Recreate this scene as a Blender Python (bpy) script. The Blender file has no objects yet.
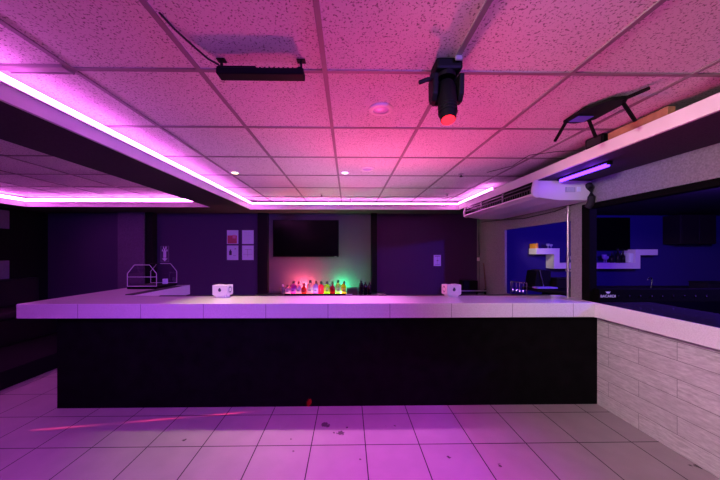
import bpy, bmesh, math, random
from mathutils import Vector, Matrix
random.seed(7)
PI = math.pi
col = bpy.context.scene.collection
scene = bpy.context.scene

# ------------------------------------------------------------------ materials
def new_mat(name):
    m = bpy.data.materials.new(name); m.use_nodes = True
    nt = m.node_tree
    return m, nt, nt.nodes['Principled BSDF']

def plain(name, c, rough=.5, metal=0., emit=None, es=0., spec=.5, bump=0., bscale=80., var=0.):
    m, nt, b = new_mat(name)
    b.inputs['Base Color'].default_value = (*c, 1)
    b.inputs['Roughness'].default_value = rough
    b.inputs['Metallic'].default_value = metal
    b.inputs['Specular IOR Level'].default_value = spec
    if emit:
        b.inputs['Emission Color'].default_value = (*emit, 1)
        b.inputs['Emission Strength'].default_value = es
    if var or bump:
        tc = nt.nodes.new('ShaderNodeTexCoord')
        n = nt.nodes.new('ShaderNodeTexNoise'); n.inputs['Scale'].default_value = bscale
        n.inputs['Detail'].default_value = 4
        nt.links.new(tc.outputs['Object'], n.inputs['Vector'])
        if var:
            r = nt.nodes.new('ShaderNodeValToRGB')
            r.color_ramp.elements[0].position = .3; r.color_ramp.elements[1].position = .7
            r.color_ramp.elements[0].color = (*[max(0, x*(1-var)) for x in c], 1)
            r.color_ramp.elements[1].color = (*[min(1, x*(1+var)) for x in c], 1)
            nt.links.new(n.outputs['Fac'], r.inputs[0]); nt.links.new(r.outputs[0], b.inputs['Base Color'])
        if bump:
            bp = nt.nodes.new('ShaderNodeBump'); bp.inputs['Strength'].default_value = bump
            bp.inputs['Distance'].default_value = .004
            nt.links.new(n.outputs['Fac'], bp.inputs['Height']); nt.links.new(bp.outputs[0], b.inputs['Normal'])
    return m

def mth(nt, op, a, b=None, c=None):
    n = nt.nodes.new('ShaderNodeMath'); n.operation = op
    for i, v in enumerate((a, b, c)):
        if v is None: continue
        if isinstance(v, (int, float)): n.inputs[i].default_value = v
        else: nt.links.new(v, n.inputs[i])
    return n.outputs[0]

def xyz(nt):
    tc = nt.nodes.new('ShaderNodeTexCoord'); s = nt.nodes.new('ShaderNodeSeparateXYZ')
    nt.links.new(tc.outputs['Object'], s.inputs[0])
    return tc, s

def mixc(nt, fac, a, b):
    n = nt.nodes.new('ShaderNodeMix'); n.data_type = 'RGBA'
    if isinstance(fac, (int, float)): n.inputs[0].default_value = fac
    else: nt.links.new(fac, n.inputs[0])
    for k, v in ((6, a), (7, b)):
        if isinstance(v, tuple): n.inputs[k].default_value = (*v, 1)
        else: nt.links.new(v, n.inputs[k])
    return n.outputs[2]

def noise(nt, vec, scale, detail=3, rough=.5):
    n = nt.nodes.new('ShaderNodeTexNoise'); n.inputs['Scale'].default_value = scale
    n.inputs['Detail'].default_value = detail; n.inputs['Roughness'].default_value = rough
    if vec is not None: nt.links.new(vec, n.inputs['Vector'])
    return n.outputs['Fac']

def ramp(nt, fac, p0, p1, c0=(0, 0, 0), c1=(1, 1, 1)):
    r = nt.nodes.new('ShaderNodeValToRGB'); e = r.color_ramp.elements
    e[0].position = p0; e[1].position = p1; e[0].color = (*c0, 1); e[1].color = (*c1, 1)
    nt.links.new(fac, r.inputs[0]); return r.outputs[0]

def line(nt, coord, off, period, half):
    """1 on a joint line, 0 elsewhere"""
    v = mth(nt, 'WRAP', mth(nt, 'SUBTRACT', coord, off), period/2, -period/2)
    return mth(nt, 'LESS_THAN', mth(nt, 'ABSOLUTE', v), half)

def bump(nt, b, h, strength=.3, dist=.004):
    bp = nt.nodes.new('ShaderNodeBump'); bp.inputs['Strength'].default_value = strength
    bp.inputs['Distance'].default_value = dist
    nt.links.new(h, bp.inputs['Height']); nt.links.new(bp.outputs[0], b.inputs['Normal'])

def ceiling_mat():
    m, nt, b = new_mat('mineral fibre ceiling tile')
    tc, s = xyz(nt); v = tc.outputs['Object']
    f = ramp(nt, noise(nt, v, 105, 2, .6), .36, .43)
    c = mixc(nt, f, (.20, .17, .19), (.74, .71, .72))
    big = noise(nt, v, 2.2, 2)
    c = mixc(nt, mth(nt, 'MULTIPLY', big, .3), c, (.55, .5, .5))
    nt.links.new(c, b.inputs['Base Color']); b.inputs['Roughness'].default_value = .9
    bump(nt, b, f, .5, .004)
    return m

def floor_mat():
    m, nt, b = new_mat('beige ceramic floor tile')
    tc, s = xyz(nt); v = tc.outputs['Object']; X, Y = s.outputs[0], s.outputs[1]
    g = mth(nt, 'MAXIMUM', line(nt, X, .147, .4565, .0042), line(nt, Y, 2.814, .448, .0042))
    c = mixc(nt, noise(nt, v, 5, 5), (.37, .34, .33), (.51, .47, .45))
    c = mixc(nt, mth(nt, 'MULTIPLY', ramp(nt, noise(nt, v, 170, 2), .42, .6), .22), c, (.36, .33, .32))
    # shoe scuffs and spilled-drink spots
    spots = None
    for (px, py, r) in ((-.217, 2.65, .034), (-.19, 2.63, .02), (-.063, 2.525, .028), (-.09, 2.515, .014), (-.01, 2.60, .01),
                        (-.13, 2.53, .009), (-1.42, 2.45, .017), (.44, 2.62, .008), (.36, 2.61, .006), (-.45, 2.3, .008),
                        (.80, 2.21, .012), (1.16, 2.12, .014), (2.66, 2.09, .02), (2.62, 2.10, .012), (-.5, 2.45, .006), (.1, 2.2, .006)):
        d = nt.nodes.new('ShaderNodeVectorMath'); d.operation = 'DISTANCE'
        nt.links.new(v, d.inputs[0]); d.inputs[1].default_value = (px, py, 0)
        k = mth(nt, 'SUBTRACT', d.outputs['Value'], r)
        spots = k if spots is None else mth(nt, 'MINIMUM', spots, k)
    wob = mth(nt, 'MULTIPLY', mth(nt, 'SUBTRACT', noise(nt, v, 60, 2), .5), .05)
    sp = mth(nt, 'LESS_THAN', mth(nt, 'ADD', spots, wob), 0)
    c = mixc(nt, mth(nt, 'MULTIPLY', sp, .85), c, (.05, .035, .04))
    c = mixc(nt, g, c, (.03, .022, .028))
    nt.links.new(c, b.inputs['Base Color']); b.inputs['Roughness'].default_value = .38
    b.inputs['Specular IOR Level'].default_value = .35
    bump(nt, b, mth(nt, 'SUBTRACT', 1, g), .4, .003)
    return m

def plank_tile_mat():
    m, nt, b = new_mat('grey wood-look wall tile')
    tc, s = xyz(nt); Y, Z = s.outputs[1], s.outputs[2]
    row = mth(nt, 'FLOOR', mth(nt, 'DIVIDE', Z, .15))
    odd = mth(nt, 'MODULO', row, 2)
    ys = mth(nt, 'SUBTRACT', mth(nt, 'ADD', Y, mth(nt, 'MULTIPLY', odd, .3)), 2.53)
    g = mth(nt, 'MAXIMUM', line(nt, ys, 0, .6, .0016), line(nt, Z, 0, .15, .0018))
    idx = mth(nt, 'ADD', mth(nt, 'MULTIPLY', row, 7.3), mth(nt, 'FLOOR', mth(nt, 'DIVIDE', ys, .6)))
    wn = nt.nodes.new('ShaderNodeTexWhiteNoise'); wn.noise_dimensions = '1D'; nt.links.new(idx, wn.inputs['W'])
    cb = nt.nodes.new('ShaderNodeCombineXYZ')
    nt.links.new(mth(nt, 'MULTIPLY', Y, 5.0), cb.inputs[0]); nt.links.new(mth(nt, 'MULTIPLY', Z, 24), cb.inputs[1])
    nt.links.new(mth(nt, 'MULTIPLY', idx, 3.7), cb.inputs[2])
    grain = noise(nt, cb.outputs[0], 2.4, 7, .72)
    c = ramp(nt, grain, .3, .72, (.40, .37, .36), (.84, .81, .79))
    c = mixc(nt, mth(nt, 'MULTIPLY', wn.outputs['Value'], .35), c, (.52, .49, .48))
    c = mixc(nt, g, c, (.14, .12, .12))
    nt.links.new(c, b.inputs['Base Color']); b.inputs['Roughness'].default_value = .5
    bump(nt, b, mth(nt, 'SUBTRACT', 1, g), .3, .002)
    return m

def counter_mat():
    m, nt, b = new_mat('white speckled counter tile')
    tc, s = xyz(nt); v = tc.outputs['Object']
    g = mth(nt, 'MULTIPLY', line(nt, s.outputs[0], -.52, .62, .003), mth(nt, 'LESS_THAN', s.outputs[2], 1.111))
    c = mixc(nt, ramp(nt, noise(nt, v, 150, 3), .35, .6), (.74, .71, .72), (.84, .82, .83))
    c = mixc(nt, mth(nt, 'MULTIPLY', g, .9), c, (.30, .26, .29))
    nt.links.new(c, b.inputs['Base Color']); b.inputs['Roughness'].default_value = .13
    b.inputs['Specular IOR Level'].default_value = 1.0
    return m

def stucco(name, c, var=.35, scale=70, bs=.5, rough=.85):
    m, nt, b = new_mat(name)
    tc, s = xyz(nt); v = tc.outputs['Object']
    n = noise(nt, v, scale, 4, .6)
    cc = ramp(nt, n, .35, .68, tuple(x*(1-var) for x in c), tuple(x*(1+var) for x in c))
    cc = mixc(nt, mth(nt, 'MULTIPLY', noise(nt, v, 1.4, 2), .4), cc, tuple(x*.7 for x in c))
    nt.links.new(cc, b.inputs['Base Color']); b.inputs['Roughness'].default_value = rough
    b.inputs['Specular IOR Level'].default_value = .25
    bump(nt, b, n, bs, .006)
    return m

def emit_mat(name, c, s):
    m = bpy.data.materials.new(name); m.use_nodes = True; nt = m.node_tree; nt.nodes.clear()
    o = nt.nodes.new('ShaderNodeOutputMaterial'); e = nt.nodes.new('ShaderNodeEmission')
    e.inputs[0].default_value = (*c, 1); e.inputs[1].default_value = s
    nt.links.new(e.outputs[0], o.inputs[0]); return m

def clear_mat(name, tint=(1, 1, 1), gloss=.12):
    m = bpy.data.materials.new(name); m.use_nodes = True; nt = m.node_tree; nt.nodes.clear()
    o = nt.nodes.new('ShaderNodeOutputMaterial'); t = nt.nodes.new('ShaderNodeBsdfTransparent')
    t.inputs[0].default_value = (*tint, 1)
    g = nt.nodes.new('ShaderNodeBsdfGlossy'); g.inputs['Roughness'].default_value = .05
    x = nt.nodes.new('ShaderNodeMixShader'); x.inputs[0].default_value = gloss
    nt.links.new(t.outputs[0], x.inputs[1]); nt.links.new(g.outputs[0], x.inputs[2]); nt.links.new(x.outputs[0], o.inputs[0])
    return m

def liquid_mat(name, c):
    m = bpy.data.materials.new(name); m.use_nodes = True; nt = m.node_tree; nt.nodes.clear()
    o = nt.nodes.new('ShaderNodeOutputMaterial')
    d = nt.nodes.new('ShaderNodeBsdfDiffuse'); t = nt.nodes.new('ShaderNodeBsdfTranslucent')
    g = nt.nodes.new('ShaderNodeBsdfGlossy'); g.inputs['Roughness'].default_value = .08
    for n in (d, t): n.inputs[0].default_value = (*c, 1)
    x = nt.nodes.new('ShaderNodeMixShader'); x.inputs[0].default_value = .6
    y = nt.nodes.new('ShaderNodeMixShader'); y.inputs[0].default_value = .06
    nt.links.new(d.outputs[0], x.inputs[1]); nt.links.new(t.outputs[0], x.inputs[2])
    nt.links.new(x.outputs[0], y.inputs[1]); nt.links.new(g.outputs[0], y.inputs[2]); nt.links.new(y.outputs[0], o.inputs[0])
    return m

M = dict(
    ceil=ceiling_mat(), floor=floor_mat(), plank=plank_tile_mat(), counter=counter_mat(),
    grid=plain('ceiling grid metal', (.24, .20, .22), .6),
    fascia=plain('white fascia paint', (.78, .75, .76), .55, var=.05, bscale=6),
    soffit=stucco('dark soffit paint', (.052, .042, .058), .3, 120, .2),
    dark=stucco('dark purple wall paint', (.082, .045, .125), .35, 90, .45),
    column=stucco('plum column paint', (.15, .09, .18), .35, 90, .45),
    black=stucco('black wall paint', (.006, .005, .007), .3, 90, .2),
    grey=stucco('grey stucco wall', (.24, .22, .24), .25, 75, .6),
    niche=stucco('grey textured niche wall', (.14, .125, .15), .25, 80, .4),
    blue=stucco('blue wall paint', (.026, .010, .155), .12, 60, .2),
    base=plain('black bar front', (.0035, .003, .004), .8, spec=.08, var=.5, bscale=9, bump=.1),
    bplastic=plain('black plastic', (.003, .003, .0035), .55, spec=.12),
    bmetal=plain('black metal', (.003, .003, .0035), .55, .0, spec=.12),
    brubber=plain('black rubber', (.012, .010, .013), .8),
    screen=plain('black glossy screen', (.002, .002, .0025), .22, spec=.12),
    white=plain('white plastic', (.80, .78, .78), .4),
    ivory=plain('ivory air conditioner casing', (.74, .70, .72), .4),
    chrome=plain('chrome', (.75, .73, .76), .18, 1.),
    steel=plain('grey galvanised conduit', (.5, .48, .5), .35, .8),
    wood=plain('raw brown wood', (.36, .17, .09), .7, var=.3, bscale=14),
    paper=plain('white paper with violet glow tint', (.80, .84, 1), .7),  # blue in the colour stands for the paper's glow under violet light
    grey_ink=plain('grey print', (.35, .35, .40), .8),
    dark_ink=plain('dark print', (.06, .06, .10), .8),
    red_ink=plain('red photo print', (.62, .12, .16), .7),
    pink_ink=plain('pink photo print', (.78, .30, .45), .7),
    lavender=plain('lavender white shelf', (.80, .62, .75), .5),
    shelf_end=plain('white of lit shelf sides and jug', (.85, .82, .80), .5),
    orange=plain('orange card', (.95, .38, .03), .6),
    led=emit_mat('magenta led strip', (1, .20, .90), 24),
    led_left=emit_mat('magenta led strip in bulkhead', (1, .16, .98), 19),
    led_tray=emit_mat('magenta led strip in side tray', (1, .16, .98), 34),
    uv=emit_mat('violet led', (.11, .025, 1), 7),
    redlens=emit_mat('red lens', (1, .012, .03), 4),
    warm=emit_mat('warm downlight lens', (1, .75, .35), 12),
    cool=emit_mat('pink white downlight lens', (1, .65, 1), 12),
    lens_off=plain('lavender frosted lens', (.62, .50, .80), .35),
    glass=clear_mat('clear glass', (.96, .95, .97), .06),
    glass_edge=plain('pale glass edge', (.75, .72, .80), .2),
    wall_purple=plain('purple wall panel', (.26, .19, .34), .7, var=.1, bscale=40),
)

# ------------------------------------------------------------------ mesh helpers
class MB:
    def __init__(s): s.bm = bmesh.new()
    def box(s, x0, x1, y0, y1, z0, z1, bev=0., seg=1):
        r = bmesh.ops.create_cube(s.bm, size=1.)
        vs = r['verts']
        for v in vs:
            v.co = Vector(((x0+x1)/2+v.co.x*(x1-x0), (y0+y1)/2+v.co.y*(y1-y0), (z0+z1)/2+v.co.z*(z1-z0)))
        if bev:
            es = list({e for v in vs for e in v.link_edges})
            bmesh.ops.bevel(s.bm, geom=es, offset=bev, segments=seg, affect='EDGES', profile=.5)
        return s
    def cyl(s, p0, p1, r0, r1=None, n=20):
        p0, p1 = Vector(p0), Vector(p1); d = p1-p0
        r1 = r0 if r1 is None else r1
        q = d.to_track_quat('Z', 'Y').to_matrix().to_4x4()
        mt = Matrix.Translation((p0+p1)/2) @ q
        bmesh.ops.create_cone(s.bm, cap_ends=True, segments=n, radius1=r0, radius2=r1, depth=d.length, matrix=mt)
        return s
    def lathe(s, prof, n=24, mt=None):
        rings = []
        for (r, z) in prof:
            rings.append([s.bm.verts.new((r*math.cos(2*PI*k/n), r*math.sin(2*PI*k/n), z)) for k in range(n)])
        for a, b in zip(rings, rings[1:]):
            for k in range(n): s.bm.faces.new((a[k], a[(k+1) % n], b[(k+1) % n], b[k]))
        s.bm.faces.new(rings[0][::-1]); s.bm.faces.new(rings[-1])
        if mt is not None:
            bmesh.ops.transform(s.bm, matrix=mt, verts=[v for r in rings for v in r])
        return s
    def prism(s, poly, axis, a0, a1, bev=0.):
        """poly: 2-D points; axis the extrusion axis ('x','y','z')"""
        def P(u, w, a):
            return {'x': (a, u, w), 'y': (u, a, w), 'z': (u, w, a)}[axis]
        A = [s.bm.verts.new(P(u, w, a0)) for u, w in poly]; B = [s.bm.verts.new(P(u, w, a1)) for u, w in poly]
        n = len(poly); fs = [s.bm.faces.new(A), s.bm.faces.new(B)]
        for k in range(n): fs.append(s.bm.faces.new((A[k], A[(k+1) % n], B[(k+1) % n], B[k])))
        if bev:
            es = list({e for f in fs for e in f.edges})
            bmesh.ops.bevel(s.bm, geom=es, offset=bev, segments=2, affect='EDGES', profile=.5)
        return s
    def tube(s, pts, r, n=8):
        pts = [Vector(p) for p in pts]; rings = []
        for i, p in enumerate(pts):
            d = (pts[min(i+1, len(pts)-1)]-pts[max(i-1, 0)]).normalized()
            q = d.to_track_quat('Z', 'Y')
            rings.append([s.bm.verts.new(p + q @ Vector((r*math.cos(2*PI*k/n), r*math.sin(2*PI*k/n), 0))) for k in range(n)])
        for a, b in zip(rings, rings[1:]):
            for k in range(n): s.bm.faces.new((a[k], a[(k+1) % n], b[(k+1) % n], b[k]))
        s.bm.faces.new(rings[0][::-1]); s.bm.faces.new(rings[-1])
        return s
    def torus(s, R, r, z=0, n=28, k=8):
        rings = []
        for i in range(n):
            a = 2*PI*i/n
            rings.append([s.bm.verts.new(((R+r*math.cos(2*PI*j/k))*math.cos(a), (R+r*math.cos(2*PI*j/k))*math.sin(a), z+r*math.sin(2*PI*j/k))) for j in range(k)])
        for i in range(n):
            A, B = rings[i], rings[(i+1) % n]
            for j in range(k): s.bm.faces.new((A[j], A[(j+1) % k], B[(j+1) % k], B[j]))
        return s
    def rot(s, mt):
        bmesh.ops.transform(s.bm, matrix=mt, verts=s.bm.verts); return s
    def build(s, name, m, parent=None, loc=None, smooth=False):
        bmesh.ops.recalc_face_normals(s.bm, faces=s.bm.faces)
        me = bpy.data.meshes.new(name); s.bm.to_mesh(me); s.bm.free()
        me.materials.append(m)
        if smooth:
            me.shade_smooth()
            me.set_sharp_from_angle(angle=math.radians(38))
        o = bpy.data.objects.new(name, me); col.objects.link(o)
        if parent is not None: o.parent = parent
        if loc is not None: o.location = loc
        return o

def tag(o, label, cat, group=None):
    o['label'] = label; o['category'] = cat
    if group: o['group'] = group
    return o
def thing(name, loc, label, cat, group=None, rot=(0, 0, 0)):
    o = bpy.data.objects.new(name, None); o.empty_display_size = .05; col.objects.link(o)
    o.location = loc; o.rotation_euler = rot
    return tag(o, label, cat, group)
def struct(name, mb, m):
    o = mb.build(name, m); o['kind'] = 'structure'; return o
def dup(root, loc, label):
    r = root.copy(); col.objects.link(r); r.location = loc; r['label'] = label
    for ch in list(root.children):
        c = ch.copy(); col.objects.link(c); c.parent = r
        for g in list(ch.children):
            d = g.copy(); col.objects.link(d); d.parent = c
    return r

# ------------------------------------------------------------------ the room
ZC = 2.55                      # ceiling tiles
ZS, ZL = 2.38, 2.47            # bulkhead underside and top of its lip
struct('floor', MB().box(-6.2, 7.6, -4.1, 5.7, -.1, 0), M['floor'])
struct('ceiling', MB().box(-6.2, 7.6, -4.1, 5.7, ZC, ZC+.1), M['ceil'])
struct('wall_front', MB().box(-6.2, 7.6, -4.2, -4.1, 0, ZC), M['dark'])
struct('wall_left', MB().box(-6.1, -5.80, -4.1, 5.5, 0, ZC), M['black'])
# back wall in sections of different paint
struct('wall_back_left', MB().box(-6.1, -4.1, 5.5, 5.7, 0, ZC), M['dark'])
struct('wall_back_middle', MB().box(-4.1, -1.55, 5.5, 5.7, 0, ZC), M['dark'])
struct('wall_back_niche', MB().box(-1.55, .45, 5.5, 5.7, 0, ZC), M['niche'])
struct('wall_back_right', MB().box(.45, 2.56, 5.5, 5.7, 0, ZC), M['dark'])
struct('trim_15', MB().box(-3.85, -3.71, 5.37, 5.5, 0, ZS), M['black'])
struct('trim_1', MB().box(-4.33, -3.85, 5.33, 5.5, 0, ZS), M['column'])          # column
struct('trim_2', MB().box(-1.735, -1.545, 5.40, 5.5, 0, ZS), M['black'])         # pilasters beside the niche
struct('trim_3', MB().box(.446, .56, 5.40, 5.5, 0, ZS), M['black'])
# right wall with two pass-throughs
XW0, XW1 = 2.55, 2.585
w = MB()
w.box(XW0, XW1, 4.52, 5.5, 0, ZC)
w.box(XW0, XW1, 3.17, 4.52, 1.99, ZC)
w.box(XW0, XW1, 3.17, 4.52, 0, .96)
w.box(XW0, XW1, 3.0, 3.17, 1.1165, ZC)
w.box(XW0, XW1, .3, 3.0, 2.14, ZC)
w.box(XW0, XW1, -4.1, .3, 1.12, ZC)
struct('wall_right', w, M['grey'])
struct('trim_16', MB().box(2.59, 2.755, 3.18, 4.51, .92, .955), M['black'])
struct('wall_right_half', MB().box(2.668, 2.95, -4.1, 2.959, 0, .968), M['plank'])
w = MB()
w.box(2.535, 2.61, 2.90, 2.999, 1.116, 2.139)
w.box(2.535, 2.61, .31, 2.90, 2.085, 2.139)
w.box(2.535, 2.61, .301, .36, 1.116, 2.085)
struct('window_1', w, plain('matte black frame', (.003, .003, .003), .9, spec=.05))
struct('ceiling_dark_sheet', MB().box(2.63, 7.5, -4.1, 5.5, 2.36, 2.46), M['black'])  # black sheet added below the ceiling to keep lamp light off it
# room behind the pass-throughs
struct('wall_side_room_back', MB().box(2.56, 7.6, 5.5, 5.7, 0, ZC), M['blue'])
struct('wall_side_room_right', MB().box(7.5, 7.6, -4.1, 5.5, 0, ZC), M['black'])

# ceiling grid
g = MB()
x = -.117
while x > -5.6: x -= .632
while x < 2.5:
    if not (-2.15 < x < -1.88): g.box(x-.012, x+.012, -4.0, 5.2, ZC-.006, ZC)
    x += .632
y = 1.425
while y > -4: y -= .6455
while y < 5.3:
    g.box(-5.7, 2.5, y-.012, y+.012, ZC-.005, ZC)
    y += .6455
struct('trim_4', g, M['grid'])
# bulkheads: black underside, white lip, recessed core up to the tiles
def bulkhead(n, x0, x1, y0, y1, core):
    b = MB(); b.box(x0, x1, y0, y1, ZS, ZL-.002); b.box(*core, ZL-.002, ZC)
    return struct('trim_%d' % n, b, M['soffit'])
XL, XR, YB = -1.72, 1.955, 4.93
bulkhead(5, -2.31, XL, -4.1, YB+.02, (-2.16, -1.87, -4.1, YB+.02))
bulkhead(6, -2.31, XW0, YB+.02, 5.5, (-2.16, 2.4, YB+.2, 5.5))
bulkhead(7, XR+.02, XW0, -4.1, YB+.02, (2.30, XW0, -4.1, YB+.02))
bulkhead(8, -5.80, -2.31, 4.72, 5.5, (-5.8, -2.31, 4.92, 5.5))
bulkhead(9, -5.80, -5.34, -4.1, 4.72, (-5.8, -5.5, -4.1, 4.72))
f = MB()
f.box(XL, XL+.02, -4.1, YB, ZS-.002, ZL)
struct('trim_10', f, M['fascia'])
struct('trim_11', MB().box(XL, XR, YB, YB+.02, ZS-.002, ZL), M['fascia'])
struct('trim_12', MB().box(XR, XR+.02, -4.1, YB+.02, ZS-.002, ZL), M['fascia'])
struct('trim_13', MB().box(-5.34, -2.31, 4.70, 4.72, ZS-.002, ZL), M['fascia'])
struct('trim_14', MB().box(-5.34, -5.32, -4.1, 4.70, ZS-.002, ZL), M['fascia'])

# ------------------------------------------------------------------ LED strips
def strip(name, b, m, label):
    t = thing(name, ((b[0]+b[1])/2, (b[2]+b[3])/2, b[4]), label, 'led strip', 'magenta led strips along the bulkhead lips')
    L = t.location
    z1 = b[5]
    MB().box(b[0]-L.x, b[1]-L.x, b[2]-L.y, b[3]-L.y, 0, .006).build('strip_backing', M['white'], t)
    MB().box(b[0]-L.x, b[1]-L.x, b[2]-L.y, b[3]-L.y, .006, z1-b[4], .003).build('diffuser', m, t)
strip('led_strip', (XL+.020, XL+.036, -1.5, YB-.03, ZL-.012, ZL+.034), M['led_left'], 'long magenta led strip on top of the left bulkhead lip over the bar')
strip('led_strip', (XL+.04, XR-.03, YB-.016, YB+.0, ZL-.008, ZL+.022), M['led'], 'magenta led strip across the back lip above the television')
strip('led_strip', (XR-.016, XR+.0, 3.75, YB-.03, ZL-.008, ZL+.030), M['led'], 'short magenta led strip on the lip above the air conditioner')
strip('led_strip', (-5.30, -2.33, 4.684, 4.699, ZL-.012, ZL+.04), M['led_tray'], 'bright magenta led strip across the back of the left side ceiling')
strip('led_strip', (-5.319, -5.303, 1.0, 4.68, ZL-.012, ZL+.04), M['led_tray'], 'magenta led strip on the far left lip running towards the camera')

# violet bar lamp under the right soffit
t = thing('violet_light_bar', (2.15, 2.54, ZS), 'glowing violet led light bar under the right soffit beside the air conditioner', 'light bar')
MB().box(-.02, .02, -.27, .27, -.016, 0, .003).build('housing', M['bmetal'], t)
MB().box(-.016, .016, -.26, .26, -.044, -.016, .006, 2).build('diffuser', M['uv'], t)
for sy in (-1, 1): MB().box(-.021, .021, sy*.27-.008, sy*.27+.008, -.03, 0, .003).build('end_cap', M['bplastic'], t)

# ------------------------------------------------------------------ bar
HB, HT = .97, 1.115
t = thing('bar_counter', (-.3, 3.05, 0), 'long bar counter with white tiled top and black front across the room', 'bar counter')
L = t.location
poly = [(-3.285, 2.82), (0, 2.80), (2.50, 2.80), (2.50, 3.001), (2.70, 3.001), (2.70, 3.168), (2.545, 3.168), (2.545, 3.33), (-2.56, 3.33), (-2.47, 4.42), (-3.17, 4.42)]
ct = MB().prism([(a-L.x, b-L.y) for a, b in poly], 'z', HB, HT, .006).build('countertop', M['counter'], t)
MB().box(-3.03-L.x, 2.69-L.x, 2.963-L.y, 3.16-L.y, 0, HB).build('front_panel', M['base'], t)
MB().box(-3.03-L.x, -2.75-L.x, 3.16-L.y, 4.30-L.y, 0, HB).build('side_panel', M['base'], t)
b = MB(); b.cyl((-3.195-L.x, 3.30-L.y, .56), (-3.195-L.x, 3.30-L.y, HB), .016); b.box(-3.2-L.x, -3.028-L.x, 3.28-L.y, 3.32-L.y, .56, .585)
b.build('bracket', plain('grey painted steel', (.45, .43, .46), .4), t)['label'] = 'grey steel support bracket under the overhang'
# the tiled counter on the right half wall
t = thing('wall_counter', (2.8, 1.2, HB-.002), 'white counter on the grey wood-look tile half wall at right', 'counter')
MB().box(2.520-2.8, 3.10-2.8, -1.2-1.2, 3.0-1.2-.001, 0, HT-HB+.002, .003).build('countertop', plain('dark polished counter top', (.035, .03, .04), .12, spec=.6), t)['label'] = 'dark polished top surface'
MB().box(2.502-2.8, 2.520-2.8, -1.2-1.2, 3.0-1.2-.001, 0, HT-HB+.003, .003).build('counter_edge', M['counter'], t)['label'] = 'white tiled edge'
# black mat on the left leg of the bar
tag(MB().box(-.055, .055, -.47, .40, 0, .008, .003).build('bar_mat', M['brubber'], None, (-2.585, 3.86, HT)),
    'narrow black rubber mat along the inner edge of the left bar leg', 'bar mat').rotation_euler = (0, 0, -.07)
tag(MB().box(-2.3, 2.3, -.020, .020, 0, .007, .003).build('bar_mat', M['brubber'], None, (.1, 3.307, HT)),
    'long thin black rubber mat along the rear edge of the bar', 'bar mat')

# ------------------------------------------------------------------ napkin dispensers
def dispenser(loc, rz, label):
    t = thing('napkin_dispenser', loc, label, 'napkin dispenser', 'white napkin dispensers on the bar', (0, 0, rz))
    MB().box(-.062, .062, -.045, .045, 0, .030, .004).build('base', M['white'], t)
    MB().prism([(-.09, .034), (-.062, .020), (.062, .020), (.09, .034), (.09, .142), (.03, .142), (.022, .134), (-.022, .134), (-.03, .142), (-.09, .142)], 'y', -.06, .06, .004).build('body', M['white'], t)
    for sy in (-1, 1):
        o = MB().cyl((0, sy*.060, .088), (0, sy*.0615, .088), .018, n=20)
        o.box(-.010, .010, sy*.0615-.0008, sy*.0615+.0008, .105, .112)
        o.build('badge', M['dark_ink'], t)
    for sx in (-1, 1):
        o = MB()
        for k in range(18):
            a, c = 2*PI*k/18, 2*PI*(k+1)/18
            o.cyl((sx*.0908, .028*math.cos(a), .09+.036*math.sin(a)), (sx*.0908, .028*math.cos(c), .09+.036*math.sin(c)), .0018, n=6)
        o.box(sx*.0908-.001, sx*.0908+.001, -.012, .012, .110, .117); o.box(sx*.0908-.001, sx*.0908+.001, -.012, .012, .063, .070)
        o.build('napkin_slot', M['dark_ink'], t)
    return t
dispenser((-1.425, 3.21, HT), math.radians(-9), 'white napkin dispenser on the left half of the bar under the four posters')
dispenser((1.19, 3.21, HT), math.radians(11), 'white napkin dispenser on the right half of the bar')

# ------------------------------------------------------------------ glass display case on the left leg
t = thing('display_case', (-2.86, 4.18, HT), 'empty glass countertop display case with chamfered top on the bar corner', 'display case', None, (0, 0, 0))
MB().box(-.203, .203, -.255, .215, 0, .035, .004).build('base', M['bplastic'], t)
hexa = [(-.20, .04), (-.20, .215), (-.105, .335), (.105, .335), (.20, .215), (.20, .04)]
for yy in (-.25, .21):
    MB().prism(hexa, 'y', yy-.002, yy+.002).build('end_pane', M['glass'], t)
    o = MB()
    for a, c in zip(hexa, hexa[1:]+hexa[:1]): o.cyl((a[0], yy, a[1]), (c[0], yy, c[1]), .0045, n=6)
    o.build('pane_edge', M['glass_edge'], t)
for a, c in zip(hexa[1:5], hexa[2:5]):
    d = Vector((c[0]-a[0], 0, c[1]-a[1])).normalized(); n_ = Vector((-d.z, 0, d.x))*.002
    MB().prism([(a[0], a[1]), (c[0], c[1]), (c[0]-n_.x, c[1]-n_.z), (a[0]-n_.x, a[1]-n_.z)], 'y', -.245, .205).build('top_pane', M['glass'], t)
MB().box(-.195, .195, -.24, .20, .165, .171).build('shelf', M['glass'], t)
MB().box(-.195, .195, -.246, -.240, .163, .173).build('shelf_edge', M['glass_edge'], t)
MB().box(-.06, .06, -.04, .04, .335, .347, .003).build('top_handle', M['bmetal'], t)
tag(MB().box(-.03, .03, -.02, .02, 0, .075, .002).build('price_card', M['paper'], None, (-2.76, 4.27, HT+.0355)),
    'small pale card standing inside the glass display case', 'card')

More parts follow.
